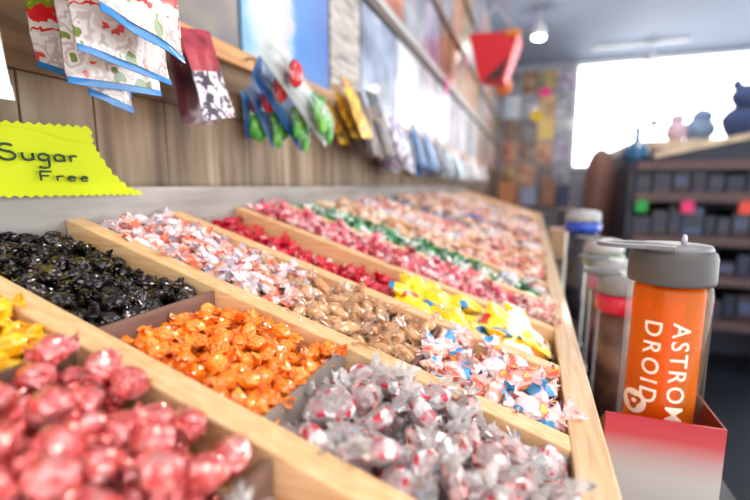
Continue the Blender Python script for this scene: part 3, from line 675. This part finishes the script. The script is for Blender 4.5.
# sleeves pinned to the back wall
grid_keys = [['grey','brown','green','violet'],['ice','grey','ochre','grey'],['brown','slate','yellow','grey'],['rust','brown','rust','violet'],['ochre','rust','brown','grey'],['rust','ochre','slate','brown']]
rows_ = ['top','second','third','fourth','fifth','lowest']; cols_ = ['leftmost','second','third','rightmost']
for j, rw in enumerate(grid_keys):
    for i, k in enumerate(rw):
        x0 = .0 + i*.2; z1 = 1.37 - j*.27
        mm = MB(); mm.box((x0+.006, YB-.006, z1-.255), (x0+.192, YB-.0005, z1))
        top('record_sleeve', mm, PM[k], '%s sleeve on the back wall, %s in the %s row' % (LOOK[k], cols_[i], rows_[j]), 'poster', 'sleeves pinned to the back wall')
for (x, z, m_, lab, w) in ((.47,1.13,mat('magenta card',(250,40,150),.5),'magenta price card on the back wall',.075),(.385,.86,mat('yellow card',(250,206,40),.5),'round yellow card on the back wall',.085)):
    mm = MB(); mm.lathe([(w,0),(w,.004)], 8 if w > .08 else 6, smooth=False, M=Matrix.Translation((x,YB-.008,z)) @ Matrix.Rotation(rad(90), 4, 'X') @ Matrix.Diagonal((1,.75,1,1))); top('price_card', mm, m_, lab, 'card')

# red flared paper box hanging below the ceiling
m = MB(); tp = [(.03,2.5,.83),(.285,2.5,.815),(.295,2.74,.815),(.03,2.74,.83)]; bt = [(.085,2.55,.60),(.215,2.55,.585),(.225,2.69,.585),(.09,2.69,.60)]
RB = Vector((.15,2.62,.585)); rbx = empty('hanging_box', RB, 'red flared paper box hanging high above the far end of the tray', 'decoration')
mm = MB()
for i in range(4):
    j = (i+1) % 4; mm.add([tp[i],tp[j],bt[j],bt[i]], [(0,3,2,1)])
mm.add(bt, [(0,3,2,1)]); o = part('box_shell', mm, mat('bright red paper', (226,30,44), .5), rbx, RB); s = o.modifiers.new('s','SOLIDIFY'); s.thickness = .004
mm = MB(); mm.hexa([(.225,2.49,.80),(.288,2.49,.79),(.292,2.497,.79),(.225,2.497,.80),(.22,2.49,.825),(.29,2.49,.82),(.295,2.497,.82),(.22,2.497,.825)]); part('rim_flap', mm, mat('orange paper', (240,140,30), .5), rbx, RB, 'orange flap')
mm = MB(); mm.add([(.20,2.543,.595),(.235,2.53,.70),(.12,2.543,.60),(.20,2.536,.595),(.235,2.523,.70),(.12,2.536,.60)], [(0,1,2),(5,4,3),(0,3,4,1),(1,4,5,2),(2,5,3,0)]); part('dark_corner', mm, mat('dark brown paper', (70,40,40), .6), rbx, RB, 'dark brown folded corner')
mm = MB()
for (a, b) in ((tp[0],tp[2]),(tp[1],tp[3])): mm.tube([a,(.155,2.62,1.0)], .0015, 5); mm.tube([b,(.155,2.62,1.0)], .0015, 5)
mm.tube([(.155,2.62,1.0),(.155,2.62,HZ)], .0015, 5); part('hanging_string', mm, white_paint, rbx, RB)
mm = MB(); vs, fs = blob(.045, 1, 1, 1.2, 3, .1); mm.add(vs, fs, 0, True, Matrix.Translation((.205,2.75,.60))); mm.tube([(.205,2.75,.65),(.205,2.75,HZ)], .0015, 5); top('paper_lantern', mm, mat('orange lantern', (226,120,50), .5), 'small orange lantern just below the red hanging box', 'lantern')

# ceiling lights
bulb = emit_mat('lit lamp', (255,250,240), 30)
def spot(x, y, label):
    B = Vector((x, y, HZ-.16)); r_ = empty('ceiling_spot', B, label, 'lamp', 'ceiling spots')
    q = MB(); q.lathe([(.02,-.0),(.02,.04),(.006,.05),(.006,.16)], 14, M=Matrix.Translation(B)); part('lamp_arm', q, white_paint, r_, B)
    q = MB(); q.lathe([(.05,-.05),(.055,0),(.03,.05),(.02,.07)], 20, M=Matrix.Translation(B-Vector((0,0,.02)))); part('lamp_shade', q, white_paint, r_, B)
    q = MB(); q.lathe([(.04,-.078),(.046,-.071)], 20, M=Matrix.Translation(B)); part('bulb', q, bulb, r_, B)
    l = bpy.data.lights.new('spot_light', 'POINT'); l.energy = 5; l.shadow_soft_size = .05; l.color = (1,.95,.88); lo = bpy.data.objects.new('spot_light', l); col.objects.link(lo); lo.parent = r_; lo.location = (0,0,-.11)
spot(.375, 4.0, 'bright ceiling spot above the far end of the tray')
spot(1.42, 5.2, 'bright ceiling spot in front of the window')
m = MB(); m.box((.9,5.24,HZ-.03),(1.75,5.28,HZ-.0005)); top('light_track', m, white_paint, 'long white light track on the ceiling before the window', 'light track')
def strip(x, y, label):
    B = Vector((x, y, HZ-.07)); r_ = empty('ceiling_light', B, label, 'lamp', 'ceiling strip lights')
    q = MB(); q.box((x-.09,y-.6,HZ-.045),(x+.09,y+.6,HZ-.0005)); part('lamp_housing', q, white_paint, r_, B)
    q = MB(); q.box((x-.075,y-.58,HZ-.07),(x+.075,y+.58,HZ-.0455)); part('diffuser', q, emit_mat('lit diffuser', (255,242,226), 24), r_, B)
strip(1.15, .35, 'long strip light on the ceiling overhead')
strip(1.25, 2.9, 'long strip light on the ceiling over the aisle')

# ------------------------------------------------------------------ shelves across the aisle
shelf_dark = mix_mat('dark shelf wood', [(24,26,40),(36,38,56),(50,50,66)], scale=4, rough=.5, stretch=(3,20,20))
shelf_brown = mix_mat('brown shelf edge', [(70,48,50),(92,64,62),(108,78,74)], scale=4, rough=.5, stretch=(3,20,20))
SB2 = Vector((1.4, 3.2, -1.08)); sh = empty('shelf_unit', SB2, 'dark open shelf unit across the aisle with coloured price cards', 'shelf')
q = MB(); q.box((.93,3.42,-1.08),(1.95,3.45,.17)); part('back_panel', q, shelf_dark, sh, SB2)
for x in (.93, 1.92):
    q = MB(); q.box((x,3.02,-1.08),(x+.03,3.42,.17)); part('side_panel', q, shelf_dark, sh, SB2)
for z in (.14, -.04, -.29, -.52, -.78):
    q = MB(); q.box((.961,3.0,z),(1.919,3.42,z+.028)); q.box((.961,2.99,z-.022),(1.919,3.0,z+.032)); part('shelf_board', q, shelf_brown, sh, SB2)
pc = [(1.002,(30,160,60),'green'),(1.233,(236,40,110),'pink'),(1.507,(232,70,50),'orange red')]
for x, c, nm in pc:
    q = MB(); q.box((x-.032,2.985,-.125),(x+.032,2.9885,-.062)); q.box((x-.006,2.985,-.062),(x+.006,2.9885,-.045)); top('price_card', q, mat(nm+' card', c, .5), nm+' price card hanging from the dark shelf edge', 'card')
rs = random.Random(5)
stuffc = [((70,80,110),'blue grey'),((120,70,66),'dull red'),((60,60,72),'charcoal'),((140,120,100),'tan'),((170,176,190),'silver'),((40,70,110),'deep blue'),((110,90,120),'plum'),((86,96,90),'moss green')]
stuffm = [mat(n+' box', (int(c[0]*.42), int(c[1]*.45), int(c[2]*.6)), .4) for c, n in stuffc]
lev = {-.01:'the board with the coloured price cards', -.258:'the second board below the price cards', -.49:'the third board below the price cards', -.75:'the lowest board of the dark shelf unit'}
for z, wh in lev.items():
    x = .97; k = 0
    while x < 1.84:
        w = rs.uniform(.06,.11); h = rs.uniform(.08,.13 if z > -.1 else .17); ci = rs.randrange(8)
        if x+w > 1.915: break
        B = Vector((x+w/2, 3.15, z)); r_ = empty('stock_box', B, '%s box, %s from the left on %s' % (stuffc[ci][1], ordn[k], wh), 'box', 'boxes on the shelf unit')
        q = MB(); q.box((x,3.04,z-.0+.0005),(x+w-.008,3.28,z+h)); part('carton', q, stuffm[ci], r_, B, bev=.003)
        q = MB(); q.box((x+.01,3.037,z+h*.3),(x+w-.018,3.0397,z+h*.75)); part('front_label', q, stuffm[(ci+3) % 8], r_, B)
        x += w; k += 1
# long sloping counter of bric-a-brac behind it, along the right side of the aisle
B = Vector((1.7, 4.3, -1.08)); ct = empty('long_counter', B, 'long counter with a cream top behind the dark shelf unit, under the plush toys', 'counter')
q = MB(); q.box((1.05,3.5,-1.08),(2.2,5.5,.27)); part('counter_body', q, shelf_dark, ct, B)
q = MB(); q.box((1.02,3.47,.27),(2.25,5.53,.33)); part('counter_top', q, mix_mat('cream counter top', [(196,170,140),(220,200,176),(160,130,120)], scale=6, rough=.4), ct, B)
def toy(name, x, y, z, pieces, label, m_):
    b = MB()
    for (dx, dy, dz, r, sx, sy, sz) in pieces:
        vs, fs = blob(r, sx, sy, sz, int(x*100+dz*50), .12, 2, .03); b.add(vs, fs, 0, True, Matrix.Translation((x+dx, y+dy, z+dz)))
    top(name, b, m_, label, 'toy')
toy('plush_toy', 1.66, 3.6, .33, [(0,0,.11,.115,1,.8,1),(0,-.02,.27,.085,1,.9,.95),(-.05,0,.35,.03,1,.7,1.2),(.05,0,.35,.03,1,.7,1.2)], 'dark blue plush toy at the right edge of the cream counter', mat('dark blue plush', (50,66,108), .9))
toy('plush_toy', 1.455, 3.70, .33, [(0,0,.08,.09,1.1,.8,.95),(.01,0,.17,.06,1.1,.9,.9)], 'grey blue plush toy left of the dark blue one', mat('grey blue plush', (110,134,166), .9))
toy('plush_toy', 1.30, 3.62, .33, [(0,0,.07,.075,.9,.8,1),(0,0,.15,.045,1,.9,.9)], 'pinkish grey plush toy left of the grey blue one', mat('pinkish plush', (188,168,186), .9))
b = MB(); b.lathe([(.06,0),(.075,.02),(.075,.08),(.045,.115),(.02,.135),(.018,.2),(.024,.205),(.024,.225)], 20, M=Matrix.Translation((.99,3.2,.1685))); top('blue_bottle', b, mat('teal blue glass', (20,96,140), .2, coat=.5), 'squat teal blue bottle with a tall neck on the shelf unit before the window', 'bottle')
B = Vector((1.4, 3.14, .1685)); wd = empty('display_riser', B, 'slanting cream-topped riser on top of the dark shelf unit, rising to the right', 'riser')
q = MB(); q.hexa([(1.06,3.02,.1685),(1.92,3.02,.1685),(1.92,3.3,.1685),(1.06,3.3,.1685),(1.06,3.02,.19),(1.92,3.02,.375),(1.92,3.3,.375),(1.06,3.3,.19)]); part('riser_body', q, shelf_dark, wd, B)
q = MB(); q.hexa([(1.05,3.0,.1895),(1.93,3.0,.3765),(1.93,3.32,.3765),(1.05,3.32,.1895),(1.05,3.0,.222),(1.93,3.0,.412),(1.93,3.32,.412),(1.05,3.32,.222)]); part('riser_top', q, mix_mat('cream riser top', [(150,96,90),(206,180,150),(226,206,170),(196,160,140)], scale=9, rough=.5), wd, B, 'cream mottled top')
# tall brown rounded stand by the aisle
b = MB(); prof = [(.10,-1.08),(.11,-.9),(.105,-.2),(.10,.1),(.088,.2),(.065,.265),(.03,.298),(.006,.308)]
b.lathe(prof, 24, M=Matrix.Translation((.862,3.75,0)), sy=.8); top('wooden_post', b, mix_mat('red brown wood', [(96,66,62),(122,86,78),(136,98,90)], scale=5, rough=.5, stretch=(12,12,1.5)), 'tall red-brown round-topped wooden post beyond the tray end', 'post')
# things at the far end: low table with boxes
B = Vector((.4,4.6,-1.08)); tb2 = empty('low_table', B, 'brown table below the pinned sleeves at the back', 'table')
q = MB(); q.box((.02,4.3,-.18),(.74,5.3,-.15)); part('table_top', q, shelf_brown, tb2, B)
for x in (.06,.68):
    for y in (4.34,5.24): q = MB(); q.box((x,y,-1.08),(x+.03,y+.03,-.18)); part('table_leg', q, shelf_brown, tb2, B)
for k, (x, y, w, h, c, nm) in enumerate(((.08,4.4,.16,.2,(196,130,90),'terracotta'),(.28,4.38,.14,.14,(150,160,190),'pale blue'),(.46,4.4,.12,.22,(150,110,90),'brown'),(.6,4.36,.1,.16,(60,70,110),'navy'))):
    b = MB(); b.box((x,y,-.1495),(x+w,y+.2,-.15+h)); b.box((x-.004,y-.004,-.15+h),(x+w+.004,y+.204,-.13+h)); top('gift_box', b, mat(nm+' card box', c, .5), '%s lidded box on the brown table at the back' % nm, 'box')

# ------------------------------------------------------------------ bottles and the box on the ledge
lid_m = mat('grey plastic lid', (84,80,78), .5, spec=.3); lid_top = mat('pale grey plastic', (116,116,118), .45)
body_clear = clear_mat('clear bottle plastic', (255,250,246), .0, .0, .05, .35)
def liquid(name, rgb, milky=.55):
    return clear_mat(name, rgb, .0, milky, .1, .25)
bc = (.517, .466)
B = Vector((bc[0], bc[1], LEDGE+.004))
bot = empty('water_bottle', B, 'orange sports bottle with a grey lid standing in the red and white box', 'bottle')
TM = Matrix.Translation((bc[0], bc[1], 0))
RB_ = .0345; zb = LEDGE+.004; ztop = -.058
q = MB(); q.lathe([(.030,zb),(.032,zb+.004),(RB_,zb+.02),(RB_,ztop-.012),(RB_-.001,ztop-.004),(.032,ztop)], 40, M=TM); part('bottle_body', q, body_clear, bot, B)
q = MB(); q.lathe([(.026,zb+.006),(.0285,zb+.012),(.0285,ztop-.006),(.027,ztop-.003)], 40, M=TM); part('inner_tumbler', q, liquid('orange tinted plastic', (255,166,44), .5), bot, B, 'orange tinted inner wall')
q = MB(); q.lathe([(.012,zb+.02),(.013,zb+.10),(.013,ztop-.006)], 20, M=TM); part('infuser', q, mat('orange core', (255,150,40), .4), bot, B, 'orange core')
q = MB(); q.lathe([(.0320,ztop+.0003),(.0345,ztop+.001),(.0350,ztop+.004),(.0345,ztop+.024),(.033,ztop+.0285),(.028,ztop+.0315),(.012,ztop+.033)], 44, M=TM); lid = part('lid', q, lid_m, bot, B)
q = MB(); q.lathe([(.031,ztop+.0295),(.033,ztop+.0305),(.031,ztop+.0345),(.01,ztop+.0365)], 40, M=TM, sx=.95, sy=.9); part('lid_top', q, lid_top, lid, B-B, 'paler domed cap'); lidtop = lid.children[0]; lidtop.location = -B
q = MB(); q.lathe([(.0026,ztop+.0360),(.0020,ztop+.0425),(.0012,ztop+.0445)], 12, M=Matrix.Translation((bc[0]+.006, bc[1]-.008, 0))); o = part('spout', q, mat('pale spout', (206,200,210), .3), bot, B)
# carry loop sticking out to the left of the lid
q = MB(); zz = ztop+.0300
def loop(u):
    a = rad(90+180*u); return (bc[0]-.026 + .034*math.cos(a), bc[1]-.008 + .0135*math.sin(a), zz+.004-.0*u)
lp = [(bc[0]-.005, bc[1]+.0005, zz+.004)] + [loop(i/14) for i in range(15)] + [(bc[0]-.005, bc[1]-.0285, zz+.004)]
vs = []; fs = []
for k, p in enumerate(lp):
    pv = Vector(p); a = Vector(lp[max(k-1,0)]); c = Vector(lp[min(k+1,len(lp)-1)]); d = (c-a).normalized(); nrm = Vector((-d.y, d.x, 0))*.0042
    for (s, h) in ((-1,-.0018),(1,-.0018),(1,.0018),(-1,.0018)): vs.append(pv + nrm*s + Vector((0,0,h)))
for k in range(len(lp)-1):
    for i in range(4): j = (i+1) % 4; fs.append((k*4+i, k*4+j, (k+1)*4+j, (k+1)*4+i))
fs += [(3,2,1,0), tuple(len(lp)*4-4+i for i in range(4))]
q.add(vs, fs); part('carry_loop', q, lid_top, bot, B, 'pale grey carry loop', bev=.0008)
# printed letters wrapped round the front of the bottle, reading downwards
white_ink = mat('pale cream print', (250,226,206), .5)
def wrap_text(txt, size, az, z_start, spacing, sxx=1.0):
    vs, fs = text_mesh(txt, size, .00015, spacing); b = MB(); out = []
    R0 = RB_+.0004
    for v in vs:
        a = rad(az) + (v.y*sxx)/R0      # text height runs round the cylinder, text length runs down
        r = R0 + v.z
        out.append((bc[0]+r*math.cos(a), bc[1]+r*math.sin(a), z_start - v.x))
    b.add(out, fs); return b
part('lettering', wrap_text('ASTROM', .0205, -95, ztop-.030, 1.22, .95), white_ink, bot, B, 'cream capitals reading down the bottle')
part('lettering', wrap_text('DROID', .0205, -130, ztop-.030, 1.30, .95), white_ink, bot, B, 'cream capitals reading down the bottle')
q = MB(); ring = []
R0 = RB_+.0004; cz = -.168; az0 = -138
for s, (ro, ri) in enumerate((((.0115),(.0062)),)):
    vs = []; fs = []; n = 28
    for i in range(n):
        a = 2*math.pi*i/n
        for r_ in (ro, ri*(1+.25*math.sin(3*a))):
            aa = rad(az0) + r_*math.cos(a)/R0; vs.append((bc[0]+R0*math.cos(aa), bc[1]+R0*math.sin(aa), cz + r_*math.sin(a)))
    for i in range(n):
        j = (i+1) % n; fs.append((2*i, 2*j, 2*j+1, 2*i+1))
    q.add(vs, fs)
vs = []; n = 14
for i in range(n):
    a = 2*math.pi*i/n; aa = rad(az0)+(.0005+.0026*math.cos(a))/R0; vs.append((bc[0]+R0*math.cos(aa), bc[1]+R0*math.sin(aa), cz+.0005+.0022*math.sin(a)))
q.add(vs, [tuple(range(n))]); part('ring_emblem', q, white_ink, bot, B, 'cream ring emblem')

# open box: red printed rim fading to grey white
def box_mat():
    m, t, b = nt('card printed red fading to grey white'); tc = t.nodes.new('ShaderNodeTexCoord'); sx = t.nodes.new('ShaderNodeSeparateXYZ'); t.links.new(tc.outputs['Generated'], sx.inputs[0])
    r = ramp(t, [(0,lin((186,110,110))),(.26,lin((190,140,138))),(.42,lin((190,180,174))),(.62,lin((190,180,174))),(.74,lin((186,150,146))),(.88,lin((190,50,54))),(1,lin((180,22,36)))])
    t.links.new(sx.outputs['Z'], r.inputs['Fac']); t.links.new(r.outputs['Color'], b.inputs['Base Color']); b.inputs['Roughness'].default_value = .35
    return m
X0, X1, YA, YBx, ZT = .4655, .556, .4185, .5065, -.1720; t_ = .0018
BB = Vector(((X0+X1)/2, (YA+YBx)/2, LEDGE)); bx = empty('display_box', BB, 'open red and white card box holding the orange bottle on the ledge', 'box')
q = MB(); q.box((X0,YA,LEDGE),(X1,YA+t_,ZT)); part('front_panel', q, box_mat(), bx, BB)
bm_in = mat('brown inner card', (120,56,34), .6); bm_out = box_mat()
q = MB(); q.box((X0,YBx-t_,LEDGE),(X1,YBx,ZT-.07)); part('back_panel', q, bm_in, bx, BB, 'low brown back panel')
q = MB(); q.hexa([(X0,YA+t_,LEDGE),(X0+t_,YA+t_,LEDGE),(X0+t_,YBx-t_,LEDGE),(X0,YBx-t_,LEDGE),(X0,YA+t_,ZT),(X0+t_,YA+t_,ZT),(X0+t_,YBx-t_,ZT-.07),(X0,YBx-t_,ZT-.07)]); part('side_panel', q, bm_in, bx, BB)
q = MB(); q.box((X1-t_,YA+t_,LEDGE),(X1,YBx-t_,ZT)); part('side_panel', q, bm_in, bx, BB)
q = MB(); q.box((X0+t_,YA+t_,LEDGE+.0003),(X1-t_,YBx-t_,LEDGE+.0025)); part('base_panel', q, bm_in, bx, BB)

def tumbler(x, y, ztop_, r, inner_rgb, ring_rgb, lid_rgb, label, band=None, loop_=True):
    B = Vector((x, y, LEDGE)); o = empty('water_bottle', B, label, 'bottle'); TM = Matrix.Translation((x, y, 0)); zl = ztop_-.026
    q = MB(); q.lathe([(r*.85,LEDGE),(r,LEDGE+.012),(r,zl-.026),(r*.96,zl)], 32, M=TM); part('bottle_body', q, body_clear, o, B)
    q = MB(); q.lathe([(r*.78,LEDGE+.004),(r*.88,LEDGE+.012),(r*.88,zl-.03)], 28, M=TM); part('inner_tumbler', q, mix_mat(label[:12]+' tint', inner_rgb, scale=22, rough=.3, coat=.4), o, B)
    q = MB(); q.lathe([(r*1.02,zl-.027),(r*1.1,zl-.024),(r*1.1,zl-.006),(r*1.02,zl-.002)], 32, M=TM); part('ring', q, mat(label[:12]+' ring', ring_rgb, .3, coat=.5), o, B)
    q = MB(); q.lathe([(r*1.0,zl),(r*1.05,zl+.003),(r*1.02,ztop_-.004),(r*.8,ztop_),(r*.3,ztop_+.002)], 32, M=TM); part('lid', q, mat(label[:12]+' lid', lid_rgb, .4), o, B)
    if loop_:
        q = MB(); q.tube([(x-r*.2,y-.012,ztop_+.002)]+[(x-r*.9+.022*math.cos(rad(270-180*i/8)), y+.012*math.sin(rad(270-180*i/8)), ztop_+.003) for i in range(9)]+[(x-r*.2,y+.012,ztop_+.002)], .003, 6); part('carry_loop', q, lid_top, o, B)
tumbler(.522, .690, -.094, .0335, [(60,18,40),(130,96,80),(40,16,34)], (214,20,60), (140,138,136), 'clear bottle with a crimson ring right behind the orange bottle')
tumbler(.530, .850, -.098, .0335, [(80,30,50),(150,90,110),(40,60,40)], (200,120,150), (150,150,148), 'pink-ringed bottle standing third from the red and white box')
tumbler(.535, .985, -.078, .0345, [(40,80,50),(70,60,60),(120,120,100)], (120,150,110), (176,176,172), 'greenish bottle standing fourth from the red and white box')
tumbler(.518, 1.24, -.034, .040, [(30,36,60),(60,60,70),(24,28,50)], (16,64,180), (166,164,164), 'wide bottle with a deep blue ring, farthest along the ledge')
b = MB(); b.box((.48,2.2,LEDGE),(.60,2.32,-.18)); b.box((.478,2.198,-.18),(.602,2.322,-.172)); top('carton', b, mix_mat('kraft carton', [(160,124,92),(186,150,116)], scale=8, rough=.6), 'small kraft carton behind the deep blue bottle on the ledge', 'box')

# ------------------------------------------------------------------ light
w = bpy.data.worlds.new('world'); sc.world = w; w.use_nodes = True
bg = w.node_tree.nodes['Background']; bg.inputs['Color'].default_value = (.93,.965,1,1)
wt = w.node_tree; wtc = wt.nodes.new('ShaderNodeTexCoord'); wsx = wt.nodes.new('ShaderNodeSeparateXYZ'); wt.links.new(wtc.outputs['Generated'], wsx.inputs[0])
wmr = wt.nodes.new('ShaderNodeMapRange'); wmr.inputs[1].default_value = -.2; wmr.inputs[2].default_value = .9; wmr.inputs[3].default_value = 1.6; wmr.inputs[4].default_value = 5.0
wt.links.new(wsx.outputs['Y'], wmr.inputs[0]); wt.links.new(wmr.outputs[0], bg.inputs['Strength'])      # bright sky beyond the shop window, duller street behind
vs_ = sc.view_settings; vs_.view_transform = 'Standard'; vs_.look = 'None'; vs_.gamma = 1; vs_.exposure = .55; vs_.use_curve_mapping = False
sc.cycles.use_denoising = True
sc.cycles.max_bounces = 8; sc.cycles.transparent_max_bounces = 24; sc.cycles.caustics_reflective = False; sc.cycles.caustics_refractive = False
sc.cycles.sample_clamp_indirect = 6
